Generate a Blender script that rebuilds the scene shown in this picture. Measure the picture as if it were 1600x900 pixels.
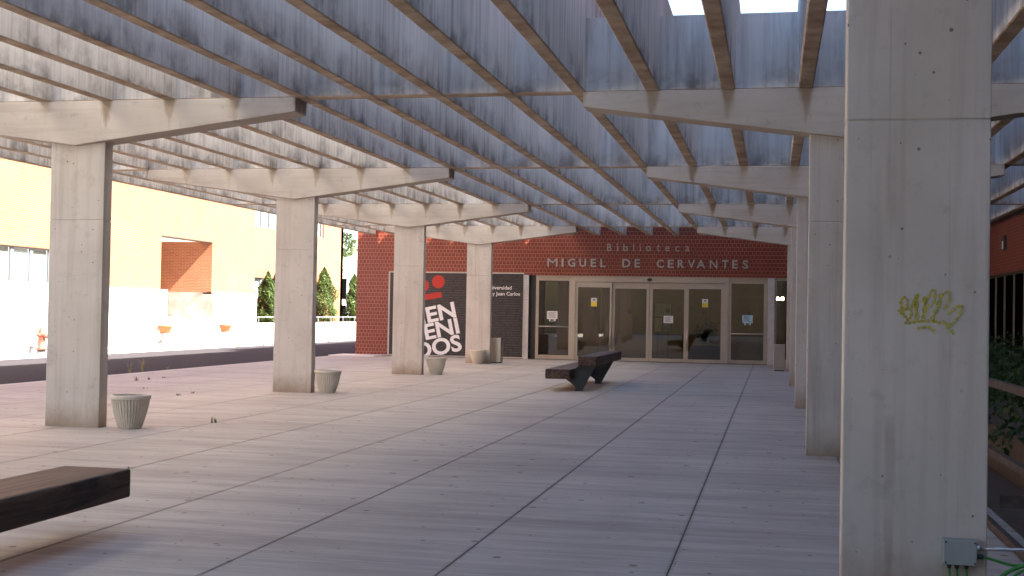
import bpy, bmesh, math, random
from mathutils import Vector, Matrix, Quaternion
for o in list(bpy.data.objects): bpy.data.objects.remove(o, do_unlink=True)
SC = bpy.context.scene
COL = SC.collection
rnd = random.Random(7)
# ------------------------------------------------------------------ camera
YAW, PITCH, ROLL, CAMH, FPX = .2044, .0193, .0177, 1.55, 1972.55
fv = Vector((-math.sin(YAW)*math.cos(PITCH), math.cos(YAW)*math.cos(PITCH), math.sin(PITCH)))
r0 = Vector((math.cos(YAW), math.sin(YAW), 0)); u0 = r0.cross(fv)
rv = math.cos(ROLL)*r0+math.sin(ROLL)*u0; uv = -math.sin(ROLL)*r0+math.cos(ROLL)*u0
cd = bpy.data.cameras.new('camera'); cam = bpy.data.objects.new('camera', cd); COL.objects.link(cam)
cam.matrix_world = Matrix(((rv.x, uv.x, -fv.x, 0), (rv.y, uv.y, -fv.y, 0), (rv.z, uv.z, -fv.z, CAMH), (0, 0, 0, 1)))
cd.sensor_width = 36; cd.lens = FPX/1600*36; cd.clip_start = .05; cd.clip_end = 3000
SC.camera = cam
# ------------------------------------------------------------------ world and sun
SUN_AZ, SUN_EL = math.radians(11), math.radians(46)      # azimuth measured from +X towards -Y
to_sun = Vector((math.cos(SUN_AZ)*math.cos(SUN_EL), -math.sin(SUN_AZ)*math.cos(SUN_EL), math.sin(SUN_EL)))
W = bpy.data.worlds.new('World'); SC.world = W; W.use_nodes = True
wn = W.node_tree; wn.nodes.clear()
sky = wn.nodes.new('ShaderNodeTexSky'); sky.sky_type = 'NISHITA'; sky.sun_disc = False
sky.sun_elevation = SUN_EL; sky.sun_rotation = math.radians(90)+SUN_AZ
sky.air_density = 1.0; sky.dust_density = 1.2; sky.ozone_density = 1.0
bg = wn.nodes.new('ShaderNodeBackground'); bg.inputs[1].default_value = .058
wo = wn.nodes.new('ShaderNodeOutputWorld')
wn.links.new(sky.outputs[0], bg.inputs[0]); wn.links.new(bg.outputs[0], wo.inputs[0])
sl = bpy.data.lights.new('sun', 'SUN'); sl.energy = 5.0; sl.angle = math.radians(.53); sl.color = (1, .90, .77)
so = bpy.data.objects.new('sun', sl); COL.objects.link(so); so.location = (30, -10, 40)
so.rotation_euler = to_sun.to_track_quat('Z', 'Y').to_euler()
SC.render.engine = 'CYCLES'
SC.cycles.max_bounces = 12; SC.cycles.diffuse_bounces = 7
SC.view_settings.view_transform = 'Standard'; SC.view_settings.look = 'None'
SC.view_settings.exposure = 3.4; SC.view_settings.gamma = 1; SC.view_settings.use_curve_mapping = False

# ------------------------------------------------------------------ mesh helpers
class MB:
    def __init__(s): s.v = []; s.f = []
    def poly(s, pts):
        i = len(s.v); s.v += [tuple(p) for p in pts]; s.f.append(tuple(range(i, i+len(pts)))); return s
    def box(s, x0, x1, y0, y1, z0, z1):
        i = len(s.v)
        s.v += [(x0,y0,z0),(x1,y0,z0),(x1,y1,z0),(x0,y1,z0),(x0,y0,z1),(x1,y0,z1),(x1,y1,z1),(x0,y1,z1)]
        s.f += [tuple(i+k for k in q) for q in ((0,3,2,1),(4,5,6,7),(0,1,5,4),(1,2,6,5),(2,3,7,6),(3,0,4,7))]; return s
    def prism(s, prof, a, b, axis='Y'):
        """profile (p,q) extruded from a to b along axis; Y: p=x q=z, X: p=y q=z, Z: p=x q=y"""
        i = len(s.v); n = len(prof)
        for t in (a, b):
            for p, q in prof:
                s.v.append({'Y': (p, t, q), 'X': (t, p, q), 'Z': (p, q, t)}[axis])
        s.f += [tuple(i+k for k in range(n)), tuple(i+n+k for k in reversed(range(n)))]
        s.f += [(i+k, i+n+k, i+n+(k+1) % n, i+(k+1) % n) for k in range(n)]; return s
    def lathe(s, prof, n=32, c=(0,0,0), rad=None):
        i = len(s.v); m = len(prof)
        for k in range(n):
            a = 2*math.pi*k/n
            for j, (r, z) in enumerate(prof):
                rr = r*(rad(k, j) if rad else 1); s.v.append((c[0]+rr*math.cos(a), c[1]+rr*math.sin(a), c[2]+z))
        for k in range(n):
            for j in range(m-1):
                s.f.append((i+k*m+j, i+((k+1) % n)*m+j, i+((k+1) % n)*m+j+1, i+k*m+j+1))
        s.f.append(tuple(i+k*m for k in reversed(range(n)))); s.f.append(tuple(i+k*m+m-1 for k in range(n))); return s
    def tube(s, pts, r, n=8, taper=1.0):
        pts = [Vector(p) for p in pts]; i = len(s.v); L = len(pts)
        for k, p in enumerate(pts):
            d = (pts[min(k+1, L-1)]-pts[max(k-1, 0)]).normalized()
            a = Vector((0, 0, 1)) if abs(d.z) < .9 else Vector((1, 0, 0))
            e1 = d.cross(a).normalized(); e2 = d.cross(e1)
            rr = r*(1+(taper-1)*k/max(1, L-1))
            for q in range(n):
                t = 2*math.pi*q/n; s.v.append(tuple(p+e1*rr*math.cos(t)+e2*rr*math.sin(t)))
        for k in range(L-1):
            for q in range(n): s.f.append((i+k*n+q, i+k*n+(q+1) % n, i+(k+1)*n+(q+1) % n, i+(k+1)*n+q))
        s.f.append(tuple(i+q for q in reversed(range(n)))); s.f.append(tuple(i+(L-1)*n+q for q in range(n))); return s
    def mesh(s, name, mat=None, off=(0,0,0), smooth=False):
        me = bpy.data.meshes.new(name)
        me.from_pydata([(x-off[0], y-off[1], z-off[2]) for x, y, z in s.v], [], s.f)
        bm = bmesh.new(); bm.from_mesh(me); bmesh.ops.recalc_face_normals(bm, faces=bm.faces); bm.to_mesh(me); bm.free()
        if smooth:
            for p in me.polygons: p.use_smooth = True
        if mat: me.materials.append(mat)
        return me
    def build(s, name, mat, parent=None, smooth=False, bevel=0, keep=False):
        off = world_loc(parent) if parent else (0,0,0)
        me = s.mesh(name, mat, off, smooth) if not keep else s.raw(name, mat, off)
        o = link(name, me, parent)
        if bevel:
            m = o.modifiers.new('bevel', 'BEVEL'); m.width = bevel; m.segments = 2; m.limit_method = 'ANGLE'
        return o
    def raw(s, name, mat, off):
        me = bpy.data.meshes.new(name); me.from_pydata([(x-off[0], y-off[1], z-off[2]) for x, y, z in s.v], [], s.f)
        if mat: me.materials.append(mat)
        return me
def world_loc(o):
    v = Vector((0, 0, 0))
    while o is not None: v = v+o.location; o = o.parent
    return v
def link(name, me, parent=None, loc=(0,0,0)):
    o = bpy.data.objects.new(name, me); COL.objects.link(o); o.parent = parent; o.location = loc; return o
def tag(o, label, cat, group=None):
    o['label'] = label; o['category'] = cat
    if group: o['group'] = group
    return o
def thing(name, label, cat, loc=(0,0,0), group=None):
    return tag(link(name, None, None, loc), label, cat, group)
def struct(o): o['kind'] = 'structure'; return o
def wall_holes(us, vs, holes, a, b, axis):
    """slab with rectangular holes; axis 'X': plane x in [a,b], u=y, v=z ; axis 'Y': plane y in [a,b], u=x, v=z"""
    U = sorted(set([us[0], us[1]]+[h[0] for h in holes]+[h[1] for h in holes]))
    V = sorted(set([vs[0], vs[1]]+[h[2] for h in holes]+[h[3] for h in holes]))
    def solid(i, j):
        if i < 0 or j < 0 or i >= len(U)-1 or j >= len(V)-1: return False
        cu, cv = (U[i]+U[i+1])/2, (V[j]+V[j+1])/2
        return not any(h[0] < cu < h[1] and h[2] < cv < h[3] for h in holes)
    m = MB(); P = lambda w, u, v: (w, u, v) if axis == 'X' else (u, w, v)
    for i in range(len(U)-1):
        for j in range(len(V)-1):
            if not solid(i, j): continue
            u0_, u1_, v0, v1 = U[i], U[i+1], V[j], V[j+1]
            for w in (a, b): m.poly([P(w, u0_, v0), P(w, u1_, v0), P(w, u1_, v1), P(w, u0_, v1)])
            for di, dj, e in ((-1,0,((u0_,v0),(u0_,v1))), (1,0,((u1_,v0),(u1_,v1))), (0,-1,((u0_,v0),(u1_,v0))), (0,1,((u0_,v1),(u1_,v1)))):
                if not solid(i+di, j+dj):
                    (p, q), (r, t) = e; m.poly([P(a, p, q), P(b, p, q), P(b, r, t), P(a, r, t)])
    return m
def merge(o, d=1e-4):
    bm = bmesh.new(); bm.from_mesh(o.data); bmesh.ops.remove_doubles(bm, verts=bm.verts, dist=d)
    bmesh.ops.recalc_face_normals(bm, faces=bm.faces); bm.to_mesh(o.data); bm.free(); return o
def copy_tree(o, parent=None, loc=None, rotz=None):
    c = o.copy(); COL.objects.link(c); c.parent = parent
    if loc is not None: c.location = loc
    if rotz is not None: c.rotation_euler = (0, 0, rotz)
    for ch in list(o.children): copy_tree(ch, c)
    return c

# ------------------------------------------------------------------ material helpers
class NT:
    def __init__(s, name):
        s.m = bpy.data.materials.new(name); s.m.use_nodes = True; s.t = s.m.node_tree; s.t.nodes.clear()
        s.out = s.t.nodes.new('ShaderNodeOutputMaterial'); s.p = s.t.nodes.new('ShaderNodeBsdfPrincipled')
        s.t.links.new(s.p.outputs[0], s.out.inputs[0]); s._pos = None
    def n(s, typ, **kw):
        x = s.t.nodes.new('ShaderNode'+typ)
        for k, v in kw.items(): setattr(x, k, v)
        return x
    def set(s, sock, v):
        if isinstance(v, bpy.types.NodeSocket): s.t.links.new(v, sock)
        else:
            try: sock.default_value = v
            except Exception: sock.default_value = (*v, 1) if len(v) == 3 else v
    def pos(s):
        if not s._pos: s._pos = s.n('NewGeometry')
        return s._pos.outputs['Position']
    def nrm(s): s.pos(); return s._pos.outputs['True Normal']
    def xyz(s, v):
        x = s.n('SeparateXYZ'); s.set(x.inputs[0], v); return x.outputs
    def math(s, op, a, b=0.0, c=0.0, clamp=False):
        x = s.n('Math', operation=op, use_clamp=clamp); s.set(x.inputs[0], a); s.set(x.inputs[1], b); s.set(x.inputs[2], c); return x.outputs[0]
    def sep_scale(s, v, sc):
        x = s.n('Vector' 'Math', operation='MULTIPLY'); s.set(x.inputs[0], v); s.set(x.inputs[1], sc); return x.outputs[0]
    def noise(s, v, scale=1, detail=4, rough=.55, dist=0):
        x = s.n('TexNoise'); s.set(x.inputs['Vector'], v); s.set(x.inputs['Scale'], scale); s.set(x.inputs['Detail'], detail)
        s.set(x.inputs['Roughness'], rough); s.set(x.inputs['Distortion'], dist); return x.outputs[0]
    def voro(s, v, scale=1, feature='F1', dim='3D'):
        x = s.n('TexVoronoi', feature=feature, voronoi_dimensions=dim); s.set(x.inputs['Vector'], v); s.set(x.inputs['Scale'], scale); return x
    def ramp(s, f, stops):
        x = s.n('ValToRGB'); s.set(x.inputs[0], f); e = x.color_ramp.elements
        while len(e) < len(stops): e.new(.5)
        for k, (p, c) in enumerate(stops):
            e[k].position = p; e[k].color = (c, c, c, 1) if isinstance(c, (int, float)) else (*c, 1)
        return x.outputs[0]
    def step(s, f, a, b):
        x = s.n('MapRange', clamp=True); s.set(x.inputs[0], f); s.set(x.inputs[1], a); s.set(x.inputs[2], b); return x.outputs[0]
    def mix(s, f, a, b, blend='MIX'):
        x = s.n('Mix', data_type='RGBA', blend_type=blend); s.set(x.inputs[0], f); s.set(x.inputs[6], a); s.set(x.inputs[7], b); return x.outputs[2]
    def bump(s, h, st=.3, d=.01):
        x = s.n('Bump'); s.set(x.inputs['Height'], h); s.set(x.inputs['Strength'], st); s.set(x.inputs['Distance'], d)
        s.t.links.new(x.outputs[0], s.p.inputs['Normal'])
    def fin(s, col, rough=.85, metal=0, spec=.3):
        s.set(s.p.inputs['Base Color'], col); s.set(s.p.inputs['Roughness'], rough); s.set(s.p.inputs['Metallic'], metal)
        s.set(s.p.inputs['Specular IOR Level'], spec); return s.m
def plain(name, col, rough=.7, metal=0, var=.12, scale=6, spec=.4):
    t = NT(name); n = t.noise(t.pos(), scale, 4)
    c = t.mix(t.step(n, .3, .7), tuple(x*(1-var) for x in col), tuple(min(1, x*(1+var)) for x in col))
    return t.fin(c, rough, metal, spec)

def mat_column():
    t = NT('column_concrete'); P = t.pos(); z = t.xyz(P)[2]
    big = t.noise(P, 1.3, 5, .6); st = t.noise(t.sep_scale(P, (7, 7, .35)), 1, 5, .6)
    c = t.mix(t.step(big, .3, .72), (.50, .47, .425), (.60, .565, .52))
    c = t.mix(t.math('MULTIPLY', t.step(st, .5, .72), .5), c, (.33, .275, .225))
    st2 = t.noise(t.sep_scale(P, (16, 16, .22)), 1, 3, .5); c = t.mix(t.math('MULTIPLY', t.step(st2, .64, .72), t.math('MULTIPLY', t.step(t.noise(P, 1.7, 4), .35, .65), .55)), c, (.27, .20, .155))
    blot = t.noise(P, 5.5, 6, .7); c = t.mix(t.math('MULTIPLY', t.step(blot, .56, .72), .4), c, (.30, .265, .23))
    rs = t.step(t.math('ADD', t.math('ABSOLUTE', t.math('SUBTRACT', t.xyz(P)[0], .625)), t.math('MULTIPLY', t.math('SUBTRACT', t.noise(t.sep_scale(P, (8, 8, 2)), 1, 4), .5), .05)), .035, .018)
    rs = t.math('MULTIPLY', rs, t.math('MULTIPLY', t.math('LESS_THAN', t.xyz(P)[1], 9), t.step(t.noise(t.sep_scale(P, (1, 1, 1.6)), 1, 4), .38, .62))); c = t.mix(t.math('MULTIPLY', rs, .6), c, (.26, .185, .14))
    dn = t.noise(t.sep_scale(P, (6, 6, 3)), 1, 4, .6)
    dirt = t.math('MULTIPLY', t.step(t.math('ADD', z, t.math('MULTIPLY', dn, .35)), .52, .16), .75)
    c = t.mix(dirt, c, (.25, .17, .105))
    # formwork seam down the middle and bug holes
    v = t.voro(P, 13); hole = t.math('LESS_THAN', v.outputs['Distance'], t.math('MULTIPLY', t.step(t.xyz(v.outputs['Color'])[0], .3, 1), .15))
    pn = t.math('MULTIPLY', hole, t.step(t.noise(P, 2.2, 2), .38, .5))
    c = t.mix(t.math('MULTIPLY', pn, .8), c, (.10, .085, .07))
    t.bump(t.math('SUBTRACT', t.noise(P, 30, 3), t.math('MULTIPLY', pn, 1.5)), .25, .006)
    return t.fin(c, .88, 0, .25)
def mat_beam():
    t = NT('beam_concrete'); P = t.pos(); x, y, z = t.xyz(P)
    st = t.noise(t.sep_scale(P, (.7, 6, 9)), 1, 5, .62); big = t.noise(P, 1.1, 4)
    c = t.mix(t.step(big, .3, .7), (.48, .44, .39), (.57, .535, .485))
    c = t.mix(t.math('MULTIPLY', t.step(st, .48, .72), .45), c, (.34, .29, .24))
    sp = t.noise(P, 7, 6, .7); c = t.mix(t.math('MULTIPLY', t.step(sp, .58, .74), .45), c, (.27, .23, .19))
    # rust coloured run-off marks below each fin
    u = t.math('ABSOLUTE', t.math('SUBTRACT', t.math('FRACT', t.math('DIVIDE', t.math('ADD', x, 8.7056+8.6), .86)), .5))
    u = t.math('MULTIPLY', u, .86)
    d = t.math('SUBTRACT', 4.134, z)
    tri = t.math('SUBTRACT', .095, t.math('MULTIPLY', d, .26))
    tri = t.math('ADD', tri, t.math('MULTIPLY', t.math('SUBTRACT', t.noise(t.sep_scale(P, (9, 9, 3)), 1, 3), .5), .12))
    m = t.math('MULTIPLY', t.step(t.math('SUBTRACT', tri, u), -.015, .03), t.step(t.noise(P, .7, 2), .3, .6))
    c = t.mix(t.math('MULTIPLY', m, .7), c, (.21, .15, .10))
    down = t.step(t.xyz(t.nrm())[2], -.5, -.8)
    c = t.mix(t.math('MULTIPLY', down, .55), c, (.30, .225, .16))  # soffit shading put into the colour as a tan tone on downward faces
    t.bump(t.noise(P, 25, 3), .2, .006)
    return t.fin(c, .88, 0, .25)
def mat_fin():
    t = NT('fin_concrete'); P = t.pos(); x, y, z = t.xyz(P)
    s1 = t.noise(t.sep_scale(P, (9, 11, .45)), 1, 5, .65); s2 = t.noise(t.sep_scale(P, (4, 38, .6)), 1, 5, .7)
    big = t.noise(P, .55, 4); mid = t.noise(P, 2.6, 5, .6)
    c = t.mix(t.step(big, .35, .65), (.60, .58, .555), (.72, .70, .67))
    c = t.mix(t.math('MULTIPLY', t.step(s1, .45, .72), t.step(big, .8, .3)), c, (.19, .172, .16))
    c = t.mix(t.math('MULTIPLY', t.step(s2, .52, .75), .6), c, (.25, .23, .215))
    c = t.mix(t.math('MULTIPLY', t.n('ObjectInfo').outputs['Random'], .28), c, (.36, .345, .33))
    # black algae near the lower edge, in patches
    low = t.math('MULTIPLY', t.step(t.math('SUBTRACT', z, 4.13), .34, .0), t.step(mid, .46, .64))
    c = t.mix(t.math('MULTIPLY', low, .7), c, (.075, .065, .06))
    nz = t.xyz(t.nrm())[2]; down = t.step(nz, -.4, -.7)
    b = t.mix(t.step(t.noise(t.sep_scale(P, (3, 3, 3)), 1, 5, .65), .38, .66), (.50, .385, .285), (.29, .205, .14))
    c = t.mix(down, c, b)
    t.bump(t.math('ADD', s2, t.noise(P, 22, 3)), .3, .006)
    return t.fin(c, .9, 0, .2)
def mat_floor():
    t = NT('plaza_concrete'); P = t.pos(); x, y, z = t.xyz(P)
    s1 = t.noise(t.sep_scale(P, (.55, 5, 1)), 1, 6, .65); s2 = t.noise(t.sep_scale(P, (1.6, 22, 1)), 1, 4, .6)
    big = t.noise(P, .35, 4); oi = t.n('ObjectInfo').outputs['Random']
    c = t.mix(t.step(big, .3, .7), (.375, .355, .315), (.47, .445, .40))
    s3 = t.noise(t.sep_scale(P, (.22, 1.7, 1)), 1, 5, .6)
    c = t.mix(t.math('MULTIPLY', t.step(s3, .45, .68), .55), c, (.25, .225, .205))
    c = t.mix(t.math('MULTIPLY', t.step(s1, .42, .70), .65), c, (.26, .235, .21))
    c = t.mix(t.math('MULTIPLY', t.step(s2, .50, .74), .5), c, (.58, .545, .50))
    c = t.mix(t.math('MULTIPLY', oi, .16), c, (.27, .245, .225))
    v = t.voro(P, 1.9, 'F1', '2D')
    gum = t.math('LESS_THAN', v.outputs['Distance'], t.math('MULTIPLY', t.step(t.xyz(v.outputs['Color'])[1], .4, 1), .068))
    v2 = t.voro(P, 3.7, 'F1', '2D')
    gum2 = t.math('LESS_THAN', v2.outputs['Distance'], t.math('MULTIPLY', t.step(t.xyz(v2.outputs['Color'])[0], .55, 1), .06))
    c = t.mix(t.math('MULTIPLY', t.math('MAXIMUM', gum, gum2), .75), c, (.11, .09, .08))
    gx = t.xyz(t.n('TexCoord').outputs['Generated'])[0]; ed = t.math('MINIMUM', gx, t.math('SUBTRACT', 1, gx))
    ed = t.step(t.math('ADD', ed, t.math('MULTIPLY', t.math('SUBTRACT', t.noise(P, 3.5, 5, .7), .45), .05)), .022, .004); c = t.mix(t.math('MULTIPLY', ed, .5), c, (.19, .165, .145))
    bl = t.noise(P, 1.4, 6, .7); c = t.mix(t.math('MULTIPLY', t.step(bl, .54, .72), .35), c, (.24, .215, .19))
    t.bump(t.math('ADD', s2, t.noise(P, 40, 3)), .25, .004)
    return t.fin(c, t.math('ADD', .62, t.math('MULTIPLY', s1, .25)), 0, .18)
def mat_brick(name, c1, c2, mortar, w, h, ms, axis, rough=.6, bumpd=.01):
    t = NT(name); P = t.pos(); x, y, z = t.xyz(P); cb = t.n('CombineXYZ')
    nrm = t.xyz(t.nrm())
    if axis == 'AUTO':
        u = t.math('ADD', t.math('MULTIPLY', x, t.math('GREATER_THAN', t.math('ABSOLUTE', nrm[1]), .5)), t.math('MULTIPLY', y, t.math('GREATER_THAN', t.math('ABSOLUTE', nrm[0]), .5)))
    else: u = {'X': x, 'Y': y}[axis]
    t.set(cb.inputs[0], u); t.set(cb.inputs[1], z)
    b = t.n('TexBrick', offset=.5); t.set(b.inputs['Vector'], cb.outputs[0])
    t.set(b.inputs['Color1'], c1); t.set(b.inputs['Color2'], c2); t.set(b.inputs['Mortar'], mortar)
    for k, v in (('Scale', 1), ('Mortar Size', ms), ('Mortar Smooth', .1), ('Bias', 0), ('Brick Width', w), ('Row Height', h)): t.set(b.inputs[k], v)
    n = t.noise(P, .8, 5, .6); c = t.mix(t.math('MULTIPLY', t.step(n, .35, .75), .35), b.outputs[0], tuple(q*.6 for q in c1))
    n2 = t.noise(P, 18, 3); c = t.mix(t.math('MULTIPLY', n2, .25), c, c2)
    t.bump(t.math('SUBTRACT', 1, b.outputs[1]), .5, bumpd)
    return t.fin(c, rough, 0, .4)
def mat_stone(name, a, b, sc=1.5):
    t = NT(name); P = t.pos(); n = t.noise(P, sc, 5, .6); s = t.noise(t.sep_scale(P, (4, 4, .7)), 1, 4)
    c = t.mix(t.step(n, .3, .7), a, b); c = t.mix(t.math('MULTIPLY', t.step(s, .58, .8), .3), c, tuple(q*.6 for q in a))
    t.bump(t.noise(P, 30, 3), .15, .004)
    return t.fin(c, .8, 0, .3)
def mat_wood():
    t = NT('dark_stained_timber'); P = t.pos()
    g = t.noise(t.sep_scale(P, (14, .9, 14)), 1, 6, .65, 1.2); k = t.noise(t.sep_scale(P, (5, 1.2, 5)), 1, 3)
    c = t.mix(t.step(g, .35, .7), (.026, .016, .011), (.135, .082, .056)); c = t.mix(t.math('MULTIPLY', t.step(k, .6, .75), .7), c, (.012, .008, .006))
    t.bump(g, .35, .006)
    return t.fin(c, .62, 0, .35)
def mat_glass(name, tint=(.8, .8, .75), refl=.22, graz=.8):
    t = NT(name); t.t.nodes.remove(t.p)
    lw = t.n('LayerWeight'); t.set(lw.inputs[0], .5); g = t.n('BsdfGlossy'); t.set(g.inputs['Color'], (.9, .92, .95)); t.set(g.inputs['Roughness'], .015)
    tr = t.n('BsdfTransparent'); t.set(tr.inputs[0], tint); mx = t.n('MixShader')
    t.set(mx.inputs[0], t.math('ADD', t.math('MULTIPLY', t.math('POWER', lw.outputs['Facing'], 5), graz), refl, clamp=True))
    t.t.links.new(tr.outputs[0], mx.inputs[1]); t.t.links.new(g.outputs[0], mx.inputs[2]); t.t.links.new(mx.outputs[0], t.out.inputs[0]); return t.m
def mat_leaf(name, a, b, rough=.6):
    t = NT(name); n = t.noise(t.pos(), 5, 3); n2 = t.noise(t.pos(), 31, 2)
    c = t.mix(t.step(t.math('ADD', t.math('MULTIPLY', n, .6), t.math('MULTIPLY', n2, .4)), .38, .62), a, b)
    tl = t.n('BsdfTranslucent'); t.set(tl.inputs[0], c); mx = t.n('MixShader'); t.set(mx.inputs[0], .28)
    m = t.fin(c, rough, 0, .3); t.t.links.new(t.p.outputs[0], mx.inputs[1]); t.t.links.new(tl.outputs[0], mx.inputs[2]); t.t.links.new(mx.outputs[0], t.out.inputs[0]); return m
def mat_emit(name, col, s):
    t = NT(name); t.set(t.p.inputs['Emission Color'], col); t.set(t.p.inputs['Emission Strength'], s); return t.fin(col, .5)
def mat_metal(name, col, rough=.35, metal=.85):
    t = NT(name); n = t.noise(t.sep_scale(t.pos(), (3, 3, 14)), 1, 4); c = t.mix(n, tuple(q*.8 for q in col), col)
    return t.fin(c, t.math('ADD', rough-.08, t.math('MULTIPLY', n, .16)), metal, .5)
def mat_banner():
    t = NT('banner_vinyl'); x, y, z = t.xyz(t.pos())
    row = t.math('FRACT', t.math('DIVIDE', z, .082)); rowid = t.math('FLOOR', t.math('DIVIDE', z, .082))
    cb = t.n('CombineXYZ'); t.set(cb.inputs[0], t.math('MULTIPLY', x, 9)); t.set(cb.inputs[1], t.math('MULTIPLY', rowid, 3.7))
    w = t.noise(cb.outputs[0], 1, 3, .7)
    band = t.math('MULTIPLY', t.math('GREATER_THAN', row, .3), t.math('LESS_THAN', row, .85))
    m = t.math('MULTIPLY', band, t.step(w, .42, .5))
    wr = t.noise(t.sep_scale(t.pos(), (1.5, 1, 1.5)), 1, 2, .5, 1.5)
    c = t.mix(m, (.017, .014, .015), (.042, .036, .038))
    t.bump(wr, .5, .02)
    return t.fin(c, .45, 0, .4)

def mat_spray():
    t = NT('yellow_spray_paint'); n = t.noise(t.pos(), 45, 5, .7); m = t.fin((.46, .40, .03), .8, 0, .2)
    tr = t.n('BsdfTransparent'); mx = t.n('MixShader'); t.set(mx.inputs[0], t.step(n, .25, .66))
    t.t.links.new(tr.outputs[0], mx.inputs[1]); t.t.links.new(t.p.outputs[0], mx.inputs[2]); t.t.links.new(mx.outputs[0], t.out.inputs[0]); return m
M = dict(
    column=mat_column(), beam=mat_beam(), fin=mat_fin(), floor=mat_floor(),
    redbrick=mat_brick('glazed_red_brick', (.195, .030, .016), (.145, .022, .012), (.40, .17, .11), .126, .126, .008, 'AUTO', .38),
    wingbrick=mat_brick('dark_red_brick', (.20, .045, .026), (.16, .036, .022), (.25, .12, .09), .25, .085, .006, 'AUTO', .6),
    orange=mat_brick('orange_brick', (.285, .098, .046), (.215, .068, .032), (.36, .17, .10), .26, .066, .010, 'AUTO', .75, .006),
    stone=mat_stone('pale_limestone', (.40, .385, .355), (.50, .485, .455)), greystone=mat_stone('grey_granite', (.42, .41, .40), (.52, .51, .50), 4),
    sidestone=mat_stone('weathered_limestone', (.15, .14, .125), (.30, .285, .26), 2.2),
    tan=mat_stone('tan_stone', (.34, .26, .15), (.42, .33, .20)), wood=mat_wood(), steel=plain('dark_bench_steel', (.045, .05, .048), .5, .4), alu=mat_metal('bronze_aluminium', (.46, .40, .33), .42, .55),
    darkalu=plain('dark_aluminium', (.05, .045, .04), .45, .5), brushed=mat_metal('brushed_steel', (.52, .47, .41), .34, .8),
    letter=mat_metal('letter_steel', (.42, .40, .37), .45, .5), glass=mat_glass('door_glass', (.62, .57, .44), .10), wglass=mat_glass('window_glass', (.8, .84, .84), .06),
    dglass=mat_glass('dark_glass', (.2, .24, .24), .012, .03),
    pot=mat_stone('cast_stone', (.52, .475, .40), (.62, .575, .50), 5), terracotta=mat_stone('terracotta', (.17, .058, .022), (.21, .078, .032), 6),
    soil=plain('soil', (.07, .05, .035), .95), asphalt=plain('asphalt', (.036, .034, .040), 1.0, 0, .2, 14, .04), kerb=mat_stone('kerb_stone', (.42, .40, .37), (.52, .50, .47), 2),
    pave=mat_stone('pavement_concrete', (.58, .55, .50), (.68, .65, .60), 1.2), ground=plain('ground_earth', (.26, .21, .15), .95, 0, .2, .4),
    hydrant=plain('faded_red_paint', (.20, .055, .036), .6, 0, .3, 14), wire=plain('black_wire', (.05, .05, .05), .5, .5), darkbox=plain('dark_grey_paint', (.06, .06, .07), .6),
    rail=plain('worn_rail_steel', (.07, .055, .05), .8, 0, .3, 18, .15), galv=mat_metal('galvanised_steel', (.55, .58, .6), .35, .9),
    boxgrey=plain('grey_plastic', (.30, .33, .32), .5, 0, .05), gland=plain('black_plastic', (.03, .03, .032), .5), cable=plain('green_cable', (.045, .22, .035), .45, 0, .1),
    yellow=mat_spray(), banner=mat_banner(), white=plain('white_print', (.74, .73, .74), .6, 0, .03), red=plain('red_print', (.40, .022, .016), .55, 0, .05),
    paper=plain('white_paper', (.72, .72, .70), .8, 0, .04, 40), bluepaper=plain('blue_poster', (.40, .62, .74), .7, 0, .4, 9), stickyellow=plain('yellow_sticker', (.72, .58, .04), .6, 0, .05),
    ink=plain('dark_ink', (.05, .045, .045), .7), blind=plain('white_blind', (.80, .80, .78), .8, 0, .03), blindgrey=plain('grey_blind', (.50, .50, .47), .8, 0, .05),
    winframe=plain('window_aluminium', (.13, .14, .165), .5, .1, .05), room=plain('room_wall', (.16, .14, .11), .8), panelwood=plain('wood_panelling', (.22, .155, .075), .5, 0, .15, 3),
    leafdark=mat_leaf('hedge_leaves', (.018, .04, .012), (.045, .085, .025)), leafcyp=mat_leaf('cypress_leaves', (.018, .042, .010), (.085, .125, .030)), leaftree=mat_leaf('tree_leaves', (.05, .085, .03), (.13, .18, .06)),
    dry=mat_leaf('dry_weed', (.16, .17, .07), (.32, .28, .14)), bark=plain('bark', (.12, .09, .06), .95), farwall=plain('pale_render', (.55, .54, .52), .8), lamp=mat_emit('lamp_glow', (1, .93, .8), 14), panel=mat_emit('hall_fill_glow', (1, .86, .62), .4),
)

# ------------------------------------------------------------------ ground
XL, XR, Y0, DY, S = -8.7056, .7544, 7.1164, 7.4803, .86
row = lambda i: Y0+i*DY
FY = 41.5                                             # library front
KX = -20.7                                            # far kerb of the road
JX = [-14.25, -12.85, -11.5, -10.15, -8.8, -7.33, -5.98, -4.53, -3.23, -1.92, -.6, .72, 1.78]
g = MB().box(-1500, 1500, -800, 2200, -.6, -.06).build('ground', M['ground']); struct(g)
rd = MB().box(KX, JX[0]-.18, -60, 120, -.5, 0).build('road', M['asphalt']); struct(rd)
pv = MB().box(-70, KX-.15, -60, 120, -.5, .115).build('pavement', M['pave']); struct(pv)
kb = link('kerb', None); struct(kb)
km = MB().box(-.075, .075, .004, .996, -.4, .125).mesh('kerb_stone', M['kerb'])
for k in range(70): link('kerb_stone', km, kb, (KX-.075, 12+k, 0))
pl = link('plaza', None); struct(pl)
MB().box(JX[0]-.16, JX[-1], -40, FY+.3, -.5, -.012).build('slab_bed', plain('joint_dirt', (.15, .125, .105), .95), pl)
MB().box(JX[0]-.17, JX[0]-.006, -40, FY, -.4, .002).build('edge_strip', M['kerb'], pl)
for a, b in zip(JX[:-1], JX[1:]):
    MB().box(a+.004, b-.004, -40, FY-.02, -.3, .0).build('slab', M['floor'], pl, bevel=.003)
MB().box(JX[-1], 5.8, -40, FY, -.5, -.02).build('planting_bed', M['soil'], pl)
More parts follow.
